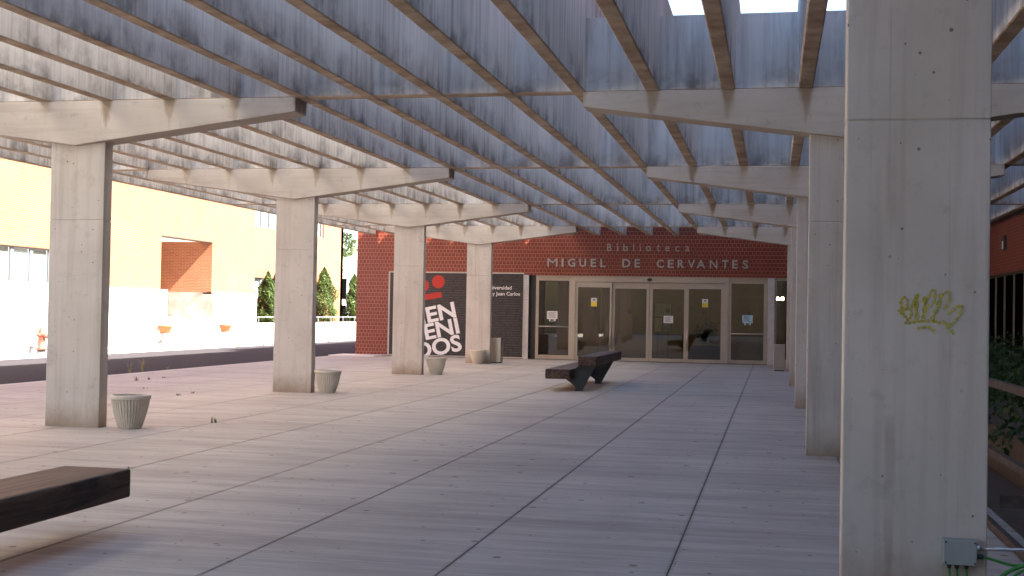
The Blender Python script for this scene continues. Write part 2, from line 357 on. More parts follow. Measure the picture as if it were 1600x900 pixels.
MB().box(-14.5, -12.9, FY-1.5, FY-.03, -.3, .03).build('entrance_plinth', M['pave'], pl)

# ------------------------------------------------------------------ pergola
pg = thing('pergola', 'large weathered concrete pergola of long fins on tapered beams and slab columns', 'pergola', (XL, Y0, 0))
ZB, ZT, ZF, CW, CD = 4.134, 5.005, 5.42, .752, .20
def column_mesh():
    lo = MB().box(-CW/2, CW/2, 0, CD, -.02, 2.626).mesh('lower_block', M['column'])
    up = MB().box(-CW/2, CW/2, 0, CD, 2.634, 3.68).mesh('upper_block', M['column'])
    co = MB().box(-CW/2+.008, CW/2-.008, .008, CD-.008, 2.6, 2.66).mesh('joint', M['column'])
    return lo, up, co
cm = column_mesh()
prof = [(-2.957, 3.958), (0, 3.571), (2.957, 3.958), (2.957, ZB), (-2.957, ZB)]
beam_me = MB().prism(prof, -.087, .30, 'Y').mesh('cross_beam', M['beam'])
COLS = {}
for i in range(0, 5):
    for X in (XL, XR):
        e = link('column', None, pg, (X-XL, row(i)-Y0, 0)); COLS[(i, X)] = e
        for nm, me in zip(('lower_block', 'upper_block', 'joint'), cm):
            o = link(nm, me, e)
            if nm != 'joint':
                m = o.modifiers.new('bevel', 'BEVEL'); m.width = .008; m.segments = 2
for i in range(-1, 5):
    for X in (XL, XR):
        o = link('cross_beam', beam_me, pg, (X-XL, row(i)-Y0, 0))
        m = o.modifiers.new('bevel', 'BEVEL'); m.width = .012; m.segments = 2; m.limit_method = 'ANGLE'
FX = [XL+(k+.5)*S for k in range(-6, 17)]
xa, xb = FX[0]-.08, FX[-1]+.08
for i in range(-1, 5):                                # transverse upstand panels, one between each pair of fins
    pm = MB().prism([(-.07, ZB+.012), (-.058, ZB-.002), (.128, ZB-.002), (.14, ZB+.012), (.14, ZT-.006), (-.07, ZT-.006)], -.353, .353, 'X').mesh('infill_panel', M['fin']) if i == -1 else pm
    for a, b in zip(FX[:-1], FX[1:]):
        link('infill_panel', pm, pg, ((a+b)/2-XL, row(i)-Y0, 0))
def fin_mesh(L):
    t = .079
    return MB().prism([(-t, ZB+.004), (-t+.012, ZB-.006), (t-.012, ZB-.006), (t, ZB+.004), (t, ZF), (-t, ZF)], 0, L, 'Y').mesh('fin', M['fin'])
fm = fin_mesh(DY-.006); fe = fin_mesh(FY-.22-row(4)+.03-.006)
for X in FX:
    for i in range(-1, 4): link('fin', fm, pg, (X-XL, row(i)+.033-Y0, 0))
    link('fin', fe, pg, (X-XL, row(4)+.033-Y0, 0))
# spray tag on the nearest column
gc = COLS[(0, XR)]
def gpt(px, py):                                      # point of the tag on the column's front face
    d = fv+rv*((1380+px/7.5-800)/FPX)+uv*((450-420-py/7.5)/FPX); t = (Y0-.003)/d.y
    return (d.x*t, CAMH+d.z*t)
STROKES = [[(175,480),(215,520),(265,565),(300,600)], [(300,590),(265,640),(330,630),(400,618),(520,612),(600,615),(680,640)], [(245,540),(215,440),(212,370),(245,335),(285,370),(280,440),(250,490)],
    [(250,490),(310,460),(335,520),(310,590)], [(320,430),(360,420),(395,310),(385,440),(400,600)], [(485,320),(490,450),(465,590)], [(490,420),(530,330),(585,250),(615,280),(600,370),(560,430),(520,430)],
    [(685,290),(650,420),(600,530),(560,610)], [(690,300),(760,270),(780,320),(755,420),(700,475)], [(740,535),(790,510),(860,450),(925,440),(890,540),(830,620),(760,675)], [(690,600),(740,670),(790,720),(825,765)], [(395,700),(470,688),(540,690),(605,740)]]
gm = MB()
for si, s_ in enumerate(STROKES):
    q = [Vector(gpt(*p)) for p in s_]; dense = []
    for k in range(len(q)-1):
        p0, p1, p2, p3 = q[max(k-1, 0)], q[k], q[k+1], q[min(k+2, len(q)-1)]
        for j in range(6):
            t = j/6; dense.append(.5*((2*p1)+(p2-p0)*t+(2*p0-5*p1+4*p2-p3)*t*t+(3*p1-p0-3*p2+p3)*t**3))
    dense.append(q[-1]); L = []; R_ = []
    for k, p in enumerate(dense):
        d = (dense[min(k+1, len(dense)-1)]-dense[max(k-1, 0)]); d = d.normalized() if d.length > 1e-6 else Vector((1, 0)); nn = Vector((-d.y, d.x)); w = .0075*(1+.35*math.sin(k*1.3+si))*(1 if si not in (5, 7, 4) else 1.5)
        if k in (0, len(dense)-1): w *= .5
        L.append(p+nn*w); R_.append(p-nn*w)
    yy = Y0-.002-.0006*si
    for k in range(len(dense)-1):
        yy -= .00002; gm.poly([(L[k].x, yy, L[k].y), (L[k+1].x, yy, L[k+1].y), (R_[k+1].x, yy, R_[k+1].y), (R_[k].x, yy, R_[k].y)])
gt = gm.build('graffiti', M['yellow'], gc); gt['label'] = 'yellow sprayed graffiti tag'

# ------------------------------------------------------------------ library front
lib = thing('library_building', 'single storey red glazed brick library front with glass entrance doors', 'building', (0, FY, 0))
OX0, OX1, OZ = -8.02, 3.2, 2.812
merge(wall_holes((-14.07, 5.85), (0, 5.6), [(OX0, OX1, -1, OZ)], FY, FY+.35, 'Y').build('brick_wall', M['redbrick'], lib))
MB().box(-14.07, -13.72, FY+.35, FY+18, 0, 5.6).build('brick_wall', M['redbrick'], lib)
MB().box(-14.1, 5.9, FY+.02, FY+18, 5.6, 5.72).build('roof', M['kerb'], lib)
MB().box(-14.12, 5.85, FY-.05, FY+.4, 5.6, 5.74).build('coping', M['greystone'], lib)
MB().box(-8.19, -8.02, FY-.035, FY+.3, 0, 1.98).build('pier', M['greystone'], lib, bevel=.004)
MB().box(-8.19, -8.02, FY-.035, FY+.3, 1.986, OZ).build('pier', M['greystone'], lib, bevel=.004)
MB().box(-.18, .04, FY+.02, FY+.3, 0, 1.98).build('pier', M['greystone'], lib, bevel=.004)
MB().box(-.18, .04, FY+.02, FY+.3, 1.986, OZ).build('pier', M['greystone'], lib, bevel=.004)
DP = FY+.10                                           # door plane
MB().box(-8.02, -7.80, DP+.02, DP+.2, 0, OZ).build('jamb', M['darkalu'], lib)
MB().box(-7.80, -6.58, DP, DP+.12, 2.725, OZ).build('transom', M['alu'], lib)
MB().box(-6.455, -1.53, DP-.04, DP+.16, 2.61, OZ).build('transom', M['alu'], lib, bevel=.004)
MB().box(-1.42, -.18, DP, DP+.12, 2.70, OZ).build('transom', M['alu'], lib)
for a, b in ((-6.575, -6.455), (-1.53, -1.42)): MB().box(a, b, DP-.03, DP+.14, 0, OZ).build('post', M['alu'], lib, bevel=.004)
MB().box(-8.0, 3.2, DP-.05, DP+.2, -.02, .012).build('threshold', M['darkalu'], lib)
def leaf(x0, x1, z1, gx0, gx1, gz0, gz1, y, handle=None, bar=None):
    d = merge(wall_holes((x0, x1), (.015, z1), [(gx0, gx1, gz0, gz1)], y, y+.055, 'Y').build('door', M['alu'], lib)); d.data.name = 'door'
    MB().box(gx0-.01, gx1+.01, y+.022, y+.034, gz0-.01, gz1+.01).build('pane', M['glass'], d)
    if handle is not None: MB().tube([(handle, y, .42), (handle, y-.06, .42), (handle, y-.06, 1.05), (handle, y, 1.05)], .016).build('pull_handle', M['brushed'], d, True)
    if bar: MB().tube([(gx0, y, bar), (gx0+.01, y-.06, bar), (gx1-.01, y-.06, bar), (gx1, y, bar)], .018).build('push_bar', M['brushed'], d, True)
    return d
leaf(-7.80, -6.58, 2.72, -7.70, -6.675, .15, 2.637, DP+.01, bar=1.10)
leaf(-6.45, -5.24, 2.60, -6.375, -5.305, .13, 2.43, DP+.0, handle=-5.27)
leaf(-5.225, -4.01, 2.60, -5.145, -4.10, .12, 2.40, DP+.065, handle=-5.18)
leaf(-3.995, -2.80, 2.60, -3.90, -2.865, .12, 2.40, DP+.065)
leaf(-2.83, -1.535, 2.60, -2.715, -1.67, .12, 2.42, DP+.0, handle=-2.76)
leaf(-1.415, -.19, 2.69, -1.34, -.305, .13, 2.615, DP+.01, bar=.985)
sw = merge(wall_holes((.05, 3.2), (.015, OZ), [(.10, 1.3, .18, 2.73), (1.36, 3.14, .18, 2.73)], DP+.02, DP+.09, 'Y').build('side_window', M['alu'], lib))
for a, b in ((.1, 1.3), (1.36, 3.14)): MB().box(a-.01, b+.01, DP+.05, DP+.06, .17, 2.74).build('pane', M['glass'], sw)
sn = link('sensor', MB().lathe([(.0, 0), (.05, .0), (.05, .03), (.03, .045), (0, .045)], 20).mesh('sensor', M['gland']), lib); sn.rotation_euler = (math.pi/2, 0, 0); sn.location = (-4.0, DP-.04-FY, 2.705); sn.scale = (1.6, 1, 1)
# inside
MB().box(-13.7, 5.8, FY+.36, FY+7, -.05, .004).build('hall_floor', M['room'], lib)
MB().box(-13.7, 5.8, FY+.36, FY+7, 3.0, 3.1).build('hall_ceiling', M['room'], lib)
MB().box(-13.7, 5.8, FY+5.4, FY+5.6, 0, 3).build('hall_wall', M['room'], lib)
MB().box(-9.6, -9.5, FY+.36, FY+5.4, 0, 3).build('hall_wall', M['room'], lib); MB().box(3.3, 3.4, FY+.36, FY+5.4, 0, 3).build('hall_wall', M['room'], lib)
for zi in range(7):
    for a, b in ((-9.4, -6.2), (-6.19, -3.1), (-3.09, -.5), (.6, 3.2)): MB().box(a, b, FY+5.33, FY+5.38, .01+zi*.425, .425+zi*.425-.012).build('wall_panel', M['panelwood'], lib)
MB().box(-6.35, -5.95, FY+2.6, FY+3.0, 0, 3).build('hall_column', M['room'], lib)
def glyph(ch, extr=0.0, offs=0.0, size=1.0):
    c = bpy.data.curves.new('glyph', 'FONT'); c.body = ch; c.size = size; c.extrude = extr; c.offset = offs; c.resolution_u = 4
    o = bpy.data.objects.new('glyph', c); COL.objects.link(o); bpy.context.view_layer.update()
    me = bpy.data.meshes.new_from_object(o.evaluated_get(bpy.context.evaluated_depsgraph_get()))
    bpy.data.objects.remove(o, do_unlink=True); bpy.data.curves.remove(c); return me
def on_facade(px, py, Y):
    d = fv+rv*((px-800)/FPX)+uv*((450-py)/FPX); t = Y/d.y; return d.x*t, CAMH+d.z*t
def place_glyph(ch, name, x0, x1, z0, z1, y, mat, parent, extr, offs, depth):
    me = glyph(ch, extr, offs); xs = [v.co.x for v in me.vertices]; ys = [v.co.y for v in me.vertices]; zs = [v.co.z for v in me.vertices]
    w = max(max(xs)-min(xs), 1e-4); h = max(max(ys)-min(ys), 1e-4); d = max(max(zs)-min(zs), 1e-4); ox, oy, oz = world_loc(parent)
    for v in me.vertices:
        X = x0+(v.co.x-min(xs))/w*(x1-x0); Z = z0+(v.co.y-min(ys))/h*(z1-z0); Y = y-(v.co.z-min(zs))/d*depth
        v.co = (X-ox, Y-oy, Z-oz)
    me.materials.append(mat); me.name = name; return link(name, me, parent)
sgn = thing('wall_lettering', 'large bold metal letters reading MIGUEL DE CERVANTES on the red brick', 'lettering', (-4.1, FY, 3.1))
for ch, a, b in (('M',140,278),('I',335,362),('G',425,525),('U',583,675),('E',740,815),('L',873,945),('D',1180,1290),('E',1350,1425)):
    place_glyph(ch, 'letter', on_facade(840+a/8.89, 410, FY)[0], on_facade(840+b/8.89, 410, FY)[0], 3.10, 3.372, FY-.02, M['letter'], sgn, .1, (0 if ch == 'M' else .012 if ch in 'NVA' else .02), .035)
for ch, a, b in (('C',115,190),('E',233,297),('R',340,412),('V',450,530),('A',548,640),('N',690,772),('T',823,890),('E',933,995),('S',1045,1108)):
    place_glyph(ch, 'letter', on_facade(1010+a/6.957, 413, FY)[0], on_facade(1010+b/6.957, 413, FY)[0], 3.095, 3.365, FY-.02, M['letter'], sgn, .1, (0 if ch == 'M' else .012 if ch in 'NVA' else .02), .035)
sg2 = thing('wall_lettering', 'smaller thin spaced metal letters reading Biblioteca on the red brick', 'lettering', (-4.1, FY, 3.64))
for ch, a, b in (('B',968,1028),('i',1103,1122),('b',1192,1255),('l',1330,1342),('i',1421,1434),('o',1510,1575)):
    h = .235 if ch in 'Bbl' else (.232 if ch == 'i' else .17)
    place_glyph(ch, 'letter', on_facade(840+a/8.89, 388, FY)[0], on_facade(840+b/8.89, 388, FY)[0], 3.638, 3.638+h, FY-.02, M['letter'], sg2, .1, .0, .025)
for ch, a, b in (('t',115,145),('e',208,252),('c',315,358),('a',425,468)):
    place_glyph(ch, 'letter', on_facade(1010+a/6.957, 390, FY)[0], on_facade(1010+b/6.957, 390, FY)[0], 3.638, 3.638+(.215 if ch == 't' else .17), FY-.02, M['letter'], sg2, .1, .0, .025)
# banner
bn = thing('banner', 'dark printed welcome banner with white BIENVENIDOS lettering and red shapes on brick wall', 'banner', (-10.5, FY, 0))
MB().box(-12.86, -8.21, FY-.03, FY-.008, .05, 2.845).build('sheet', M['banner'], bn)
merge(wall_holes((-12.91, -8.195), (.02, 2.88), [(-12.86, -8.21, .05, 2.845)], FY-.045, FY-.002, 'Y').build('frame', M['kerb'], bn))
def banner_text(txt, right_px, capz, ang, offs, width=None, mat='white', left=None):
    """text with its right end of the baseline at a pixel; cap height capz"""
    me = glyph(txt, 0, offs); xs = [v.co.x for v in me.vertices]; ys = [v.co.y for v in me.vertices]
    capH = .70; s = capz/capH; x1 = max(xs); x0 = min(xs); sx = s if not width else width/(x1-x0)
    bx, bz = on_facade(*right_px, FY-.03); ox, oy, oz = world_loc(bn); ca, sa = math.cos(ang), math.sin(ang)
    for v in me.vertices:
        p, q = (v.co.x-x1)*sx, v.co.y*s
        if left is not None: p = (v.co.x-x0)*sx
        v.co = (bx+p*ca-q*sa-ox, FY-.032-oy, bz+p*sa+q*ca-oz)
    me.materials.append(M[mat]); me.name = 'lettering'; return link('lettering', me, bn)
A13 = math.radians(12.5)
banner_text('BIEN', (713.3, 494.6), .51, A13, .028, 1.72)
banner_text('VENI', (718.5, 519.6), .51, A13, .028, 1.80)
banner_text('DOS', (722.6, 546.5), .53, A13, .028, 1.62)
banner_text('Universidad', (799.3, 452.4), .12, 0, .012, .84); banner_text('Rey Juan Carlos', (812.5, 461.9), .12, 0, .012, 1.12)
for cx_, cz_, rr in ((685, 440.3, .222), (660.5, 446.3, .222)):
    x_, z_ = on_facade(cx_, cz_, FY-.03); m = MB(); m.poly([(x_+rr*math.cos(2*math.pi*k/40), FY-.033, z_+rr*math.sin(2*math.pi*k/40)) for k in range(40)]); m.build('red_dot', M['red'], bn)
p = [on_facade(*q, FY-.03) for q in ((640, 473.5), (691.0, 464.5), (689.0, 455.8), (638, 464.5))]
MB().poly([(a, FY-.033, b) for a, b in p]).build('red_bar', M['red'], bn)
# notices and stickers on the glass
def notice(px0, py0, px1, py1, label, mat='paper', y=None, nm='notice'):
    y = y or DP+.028; x0, z1 = on_facade(px0, py0, y); x1, z0 = on_facade(px1, py1, y)
    t = thing(nm, label, 'notice', ((x0+x1)/2, y, z0))
    MB().box(x0, x1, y-.006, y-.003, z0, z1).build('sheet', M[mat], t)
    for k in range(5):
        zz = z1-(z1-z0)*(.18+.15*k); MB().box(x0+.04, x1-.04-.05*(k % 2), y-.008, y-.0065, zz-.008, zz+.006).build('print_line', M['ink'], t)
    return t, x0, x1, z0, z1
notice(855, 486, 871, 498.5, 'white paper notice taped on left fixed door beside the grey pier')
notice(858.2, 498.3, 868, 502, 'small white slip taped under the notice on left fixed door')
notice(1037, 493.4, 1051.6, 505, 'white notice with dark red heading on right middle sliding door', y=DP+.08)
notice(1160, 492.6, 1176, 505, 'pale blue notice taped on the door beside the grey bin', 'bluepaper')
notice(1163, 505.2, 1173, 508, 'small pale slip taped under the blue notice', 'paper')
for x0p, lab in ((923.6, 'white and yellow warning sticker on sliding door left of the centre pair'), (1097.2, 'white and yellow warning sticker on the door in front of the indoor plant')):
    y = DP+.02; xa_, zt = on_facade(x0p, 465.5 if x0p < 1000 else 467.3, y); xb_, zb = on_facade(x0p+9, 478.8 if x0p < 1000 else 480.2, y); zm = zb+(zt-zb)*.55
    t = thing('sticker', lab, 'sticker', ((xa_+xb_)/2, y, zb)); MB().box(xa_, xb_, y-.004, y-.001, zm, zt).build('white_half', M['paper'], t)
    MB().box(xa_, xb_, y-.004, y-.001, zb, zm-.001).build('yellow_half', M['stickyellow'], t); MB().box(xa_+.06, xb_-.06, y-.006, y-.0045, zm+.04, zt-.04).build('symbol', M['ink'], t)
for k, (px, py) in enumerate(((865, 481), (926.6, 486), (983.5, 486), (1044, 485.5), (1101, 488), (1168.5, 489.5))):
    y = DP+(.085 if k in (2, 3) else .02); x_, z_ = on_facade(px, py, y)
    t = thing('door_decal', 'small dark two dotted u shaped logo decal on entrance glass', 'decal', (x_, y, z_-.06), 'logo decals on the entrance glass')
    place_glyph('ü', 'mark', x_-.055, x_+.055, z_-.07, z_+.07, y-.002, M['ink'], t, .01, .012, .002)
# things in the hall
ps = thing('poster_stand', 'blue and white poster board standing inside behind the glass doors', 'poster', (-3.6, FY+1.3, 0))
x0, z1 = on_facade(1023.5, 474, FY+1.3); x1, z0 = on_facade(1048, 518.7, FY+1.3)
MB().box(x0-.03, x1+.03, FY+1.3, FY+1.33, z0-.03, z1+.03).build('frame', M['darkalu'], ps); MB().box(x0, x1, FY+1.285, FY+1.298, z0+.5, z1).build('poster', M['bluepaper'], ps)
MB().box(x0, (x0+x1)/2-.03, FY+1.285, FY+1.298, z0, z0+.47).build('poster', M['paper'], ps); MB().box((x0+x1)/2+.0, x1, FY+1.285, FY+1.298, z0, z0+.47).build('poster', M['bluepaper'], ps)
for xx in (x0+.1, x1-.1): MB().box(xx-.02, xx+.02, FY+1.3, FY+1.34, 0, z0).build('leg', M['darkalu'], ps)
def leaves(name, mat, parent, n, fn, size, seed, flat=.0):
    r = random.Random(seed); m = MB()
    for _ in range(n):
        p = Vector(fn(r)); s = size*r.uniform(.6, 1.4)
        a = Vector((r.gauss(0, 1), r.gauss(0, 1), r.gauss(0, 1)+flat)).normalized(); b = a.orthogonal().normalized(); b = Quaternion(a, r.uniform(0, 6.28)) @ b; c = a.cross(b)
        m.poly([p-b*s, p+c*s*.45, p+b*s, p-c*s*.45])
    return m.build(name, mat, parent, keep=True)
ip = thing('indoor_plant', 'dark leafy plant in a dark square planter inside the entrance', 'plant', (-2.15, FY+1.0, 0))
MB().box(-2.65, -1.65, FY+.75, FY+1.25, 0, .58).build('planter', M['darkbox'], ip, bevel=.02)
MB().tube([(-2.15, FY+1, .5), (-2.13, FY+1, 1.0), (-2.2, FY+1, 1.3)], .03).build('stem', M['bark'], ip)
def ball(c, rx, ry, rz):
    def f(r):
        while True:
            a = [r.uniform(-1, 1) for _ in range(3)]; d = sum(q*q for q in a)
            if .2 < d < 1: return (c[0]+a[0]*rx, c[1]+a[1]*ry, c[2]+a[2]*rz)
    return f
leaves('foliage', M['leafdark'], ip, 420, ball((-2.17, FY+1, 1.02), .36, .3, .42), .07, 3)
for k, (x, y) in enumerate(((-5.6, FY+2.4), (-2.4, FY+2.4), (.4, FY+2.6))):
    t = tag(MB().box(x-.6, x+.6, y-.3, y+.3, 2.96, 2.998).build('hall_fill_panel', M['panel']), 'flat warm glowing panel added to brighten the entrance hall', 'lamp', 'added fill panels in the hall')  # glowing panels added to brighten the hall, no such lamps known
for px in (1215.5, 1222.5):
    x_, z_ = on_facade(px, 466.5, FY+2.2)
    t = tag(MB().lathe([(.0, -.05), (.05, -.05), (.05, 0), (.03, .05), (0, .05)], 14, (x_, FY+2.2, z_)).build('spot_lamp', M['lamp']), 'small bright spotlight glowing behind the narrow side glass', 'lamp', 'spotlights behind the side glass')

# ------------------------------------------------------------------ library wing on the right
wg = thing('library_wing', 'tall dark red brick wing with a band of dark glazing behind the hedge', 'building', (5.9, 0, 0))
WX, WH = 5.88, 18.5  # unseen full height, guessed so the wing's shadow edge falls across the fins
merge(wall_holes((-30, 60), (0, WH), [(2, 40.5, .35, 2.8)], WX, WX+.4, 'X').build('brick_wall', M['wingbrick'], wg))
MB().box(WX+.4, WX+14, -30, 60, WH-.3, WH).build('roof', M['kerb'], wg); MB().box(WX+1.6, WX+1.7, 1, 41, 0, 3.2).build('dark_wall', M['darkbox'], wg)
MB().box(WX+.4, WX+1.7, 41, 41.2, 0, 3.2).build('end_wall', M['darkbox'], wg); MB().box(WX+.4, WX+1.7, .8, 1, 0, 3.2).build('end_wall', M['darkbox'], wg)
MB().box(WX+.4, WX+1.6, 1, 41, 3.0, 3.1).build('room_ceiling', M['darkbox'], wg)
MB().box(WX-.02, WX+.15, 2, 40.5, .28, .35).build('sill', M['kerb'], wg); MB().box(WX+.02, WX+.14, 2, 40.5, 2.73, 2.797).build('head', M['darkalu'], wg)
for k in range(29):
    y = 2+k*1.32
    MB().box(WX+.03, WX+.10, y, y+.03, .35, 2.73).build('mullion', M['alu'], wg); MB().box(WX+.07, WX+.08, y+.052, y+1.318, .352, 2.728).build('pane', M['dglass'], wg)
wl = thing('wall_lamp', 'small dark wall lamp with a pale lens on the dark red wing', 'lamp', (WX, 34.6, 3.38))
MB().box(WX-.08, WX, 34.46, 34.74, 3.38, 3.77).build('housing', M['darkbox'], wl, bevel=.01); MB().box(WX-.09, WX-.078, 34.53, 34.67, 3.42, 3.62).build('lens', M['blind'], wl)

# guessed building behind the viewpoint, added to block sky light and for glass reflections
ac = thing('guessed_stone_building', 'guessed tan stone panelled building added behind the viewpoint, mirrored in the entrance glass', 'building', (0, -16, 0))
MB().box(-18.0, 14, -26, -16.1, 0, 10).build('wall_core', M['room'], ac)
for j in range(14):
    for k in range(8): MB().box(-18+k*4+.01, -18+(k+1)*4-.01, -16.1, -16, .05+j*.7, .05+(j+1)*.7-.015).build('stone_panel', M['tan'], ac)
# ------------------------------------------------------------------ orange brick building on the left
ob = thing('brick_building', 'long orange brick building with white stone plinth and recessed stair', 'building', (-23.35, 40, 0))
BX, PX = -23.35, -23.2
R0, R1, RZ = 45.29, 49.85, 4.304
merge(wall_holes((8, 54.35), (2.165, 10.5), [(26, 38.9, 2.2, 3.37), (R0, R1, 2.1, RZ)], BX-.4, BX, 'X').build('brick_wall', M['orange'], ob))
merge(wall_holes((54.351, 70), (0, 10.5), [(57.2, 60.3, 1.97, 3.03), (57.1, 66.75, 5.5, 6.9)], -25.0, -24.6, 'X').build('brick_wall', M['orange'], ob))
MB().box(-34, -24.6, 69.6, 70, 0, 10.5).build('brick_wall', M['orange'], ob)
MB().box(-34, BX-.4, 8, 69.6, 10.2, 10.5).build('roof', M['kerb'], ob)
MB().box(-26.9, -26.6, R0, R1, 0, RZ+.3).build('recess_wall', M['orange'], ob)
MB().box(-26.6, BX-.01, R1+.002, R1+.35, 2.165, RZ+.3).build('recess_wall', M['orange'], ob); MB().box(-26.6, BX-.01, R0-.35, R0-.002, 2.165, RZ+.3).build('recess_wall', M['orange'], ob)
MB().box(-26.6, BX-.401, R0-.3, R1+.3, RZ+.003, RZ+.2).build('soffit', M['blind'], ob); MB().box(BX-.40, BX+.004, R0, R1, RZ-.03, RZ+.004).build('lintel', M['darkalu'], ob)
MB().box(-24.2, PX-.06, 8, R0+.27, 0, 2.14).build('plinth_core', M['sidestone'], ob); MB().box(-26.6, PX-.06, R1+.06, 54.3, 0, 2.14).build('plinth_core', M['sidestone'], ob)
ZR = [.1, .49, 1.125, 1.76, 2.17]
for j in range(4):
    y = 26.0+(.65 if j % 2 else 0)
    while y < R0+.3:
        e = min(y+1.3, R0+.31); MB().box(PX-.06, PX, y+.003, e-.003, ZR[j]+.003, ZR[j+1]-.003).build('stone_panel', M['stone'], ob); y += 1.3
    y = R1
    while y < 54.3:
        e = min(y+1.3+(.4 if j % 2 else 0), 54.32); MB().box(PX-.06, PX, y+.003, e-.003, ZR[j]+.003, ZR[j+1]-.003).build('stone_panel', M['stone'], ob); y = e
    for a, b in ((-26.6, -25.3), (-25.3, -24.25), (-24.25, PX-.062)): MB().box(a+.003, b-.003, R1+.0, R1+.058, ZR[j]+.003, ZR[j+1]-.003).build('stone_panel', M['sidestone'], ob)
MB().box(BX-.2, PX+.02, 8, R0+.30, 2.171, 2.19).build('plinth_cap', M['stone'], ob); MB().box(BX-.2, PX+.02, R1, 54.32, 2.171, 2.19).build('plinth_cap', M['stone'], ob)
for k in range(6):
    x1 = -22.9-.31*k; MB().box(-26.6 if k == 5 else x1-.32, x1, R0+.32 if k else R0-.2, R1-.002, .1, .24+.174*k).build('step', M['stone'], ob, bevel=.006)
def window(y0, y1, z0, z1, x, bays, blind, parent=ob):
    w = merge(wall_holes((y0, y1), (z0, z1), [(y0+.15+(y1-y0-.15)*k/bays, y0+(y1-y0-.15)*(k+1)/bays, z0+.06, z1-.05) for k in range(bays)], x-.16, x-.10, 'X').build('window', M['winframe'], parent))
    for k in range(bays):
        a, b = y0+.15+(y1-y0-.15)*k/bays, y0+(y1-y0-.15)*(k+1)/bays
        MB().box(x-.135, x-.128, a-.01, b+.01, z0+.05, z1-.04).build('pane', M['wglass'], w)
        if blind: MB().box(x-.20, x-.19, a, b, z0+.06, z1-.05).build('blind', M[blind if k % 3 else 'blind'], w)
    return w
window(26, 38.9, 2.2, 3.37, BX, 12, 'blindgrey'); window(57.2, 60.3, 1.97, 3.03, -24.6, 3, 'blindgrey'); window(57.1, 66.75, 5.5, 6.9, -24.6, 9, 'blindgrey')
MB().box(-25.6, -25.5, 55, 69, 1.5, 7.5).build('room_wall', M['room'], ob)
# low wall with railing, shrubs behind it
lw = tag(MB().box(-23.4, PX, 54.33, 84, 0, .85).build('garden_wall', M['stone']), 'low white garden wall in front of the clipped conifers', 'wall')
MB().box(-24.58, -23.42, 54.4, 84, 0, .55).build('planting_soil', M['soil']); bpy.data.objects['planting_soil']['kind'] = 'structure'
rl = thing('garden_railing', 'thin pale metal railing along the top of the low white wall', 'railing', (-23.3, 54.5, .85))
for z in (1.13,): MB().box(-23.33, -23.29, 54.5, 84, z-.02, z+.02).build('top_rail', M['winframe'], rl)
for k in range(15): MB().box(-23.33, -23.29, 54.8+k*1.95, 54.84+k*1.95, .84, 1.111).build('post', M['winframe'], rl)
def cypress(y, x, w, top, label, seed):
    t = thing('conifer', label, 'shrub', (x, y, .5), 'clipped conifers behind the low wall')
    MB().tube([(x, y, .4), (x, y, top*.8)], .05, 6, .4).build('trunk', M['bark'], t)
    def f(r):
        h = r.random()**.8; a = r.uniform(0, 6.283); rad = w/2*(1-h**3.2)*(.8+.4*r.random())*(.5+.5*r.random()**.4)*(.75+.25*min(1, h*5))
        rad *= 1+.2*math.sin(3*a+seed+5*h)+.2*math.sin(17*h+2*a+seed)+.12*math.sin(31*h+5*a)
        return (x+rad*math.cos(a), y+rad*math.sin(a), .5+h*(top-.5))
    leaves('crown', M['leafcyp'], t, 9500, f, .06, seed)
cypress(57.5, -24.0, .95, 3.3, 'narrow clipped conifer in front of the lower window', 1); cypress(58.9, -23.95, .8, 3.95, 'slim pointed conifer between the window and the column', 2)
cypress(65.3, -24.0, 1.25, 3.8, 'full green conifer standing against plain orange brick', 3); cypress(70.4, -24.0, 1.0, 3.6, 'conifer standing beyond the corner of the orange building', 4)
# far things seen through the gap
fb = thing('far_building', 'pale rendered building with tall windows seen beyond the orange brick corner', 'building', (-38, 100, 0))
merge(wall_holes((-50, -22), (0, 4.75), [(-49.5+k*1.9, -48.0+k*1.9, a, b) for k in range(14) for a, b in ((.4, 1.9), (2.4, 4.1))], 100, 100.3, 'Y').build('wall', M['farwall'], fb))
MB().box(-50.4, -21.6, 99.6, 112, 4.75, 5.0).build('roof', M['kerb'], fb); MB().box(-50, -22, 101.5, 101.7, 0, 4.7).build('inner_wall', M['room'], fb)
for k in range(14):
    for a, b in ((.4, 1.9), (2.4, 4.1)):
        MB().box(-49.5+k*1.9, -48.0+k*1.9, 100.12, 100.14, a, b).build('pane', M['dglass'], fb); MB().box(-48.78+k*1.9, -48.72+k*1.9, 100.06, 100.11, a, b).build('glazing_bar', M['winframe'], fb)
lp = thing('lamp_post', 'slim pale lamp post in front of the far pale building', 'lamp post', (-31.6, 91, 0))
MB().tube([(-31.6, 91, 0), (-31.6, 91, 4.4)], .07, 8, .7).build('pole', M['galv'], lp); MB().lathe([(0, 4.4), (.14, 4.4), (.2, 4.6), (.1, 4.75), (0, 4.78)], 12, (-31.6, 91, 0)).build('lamp_head', M['blind'], lp)
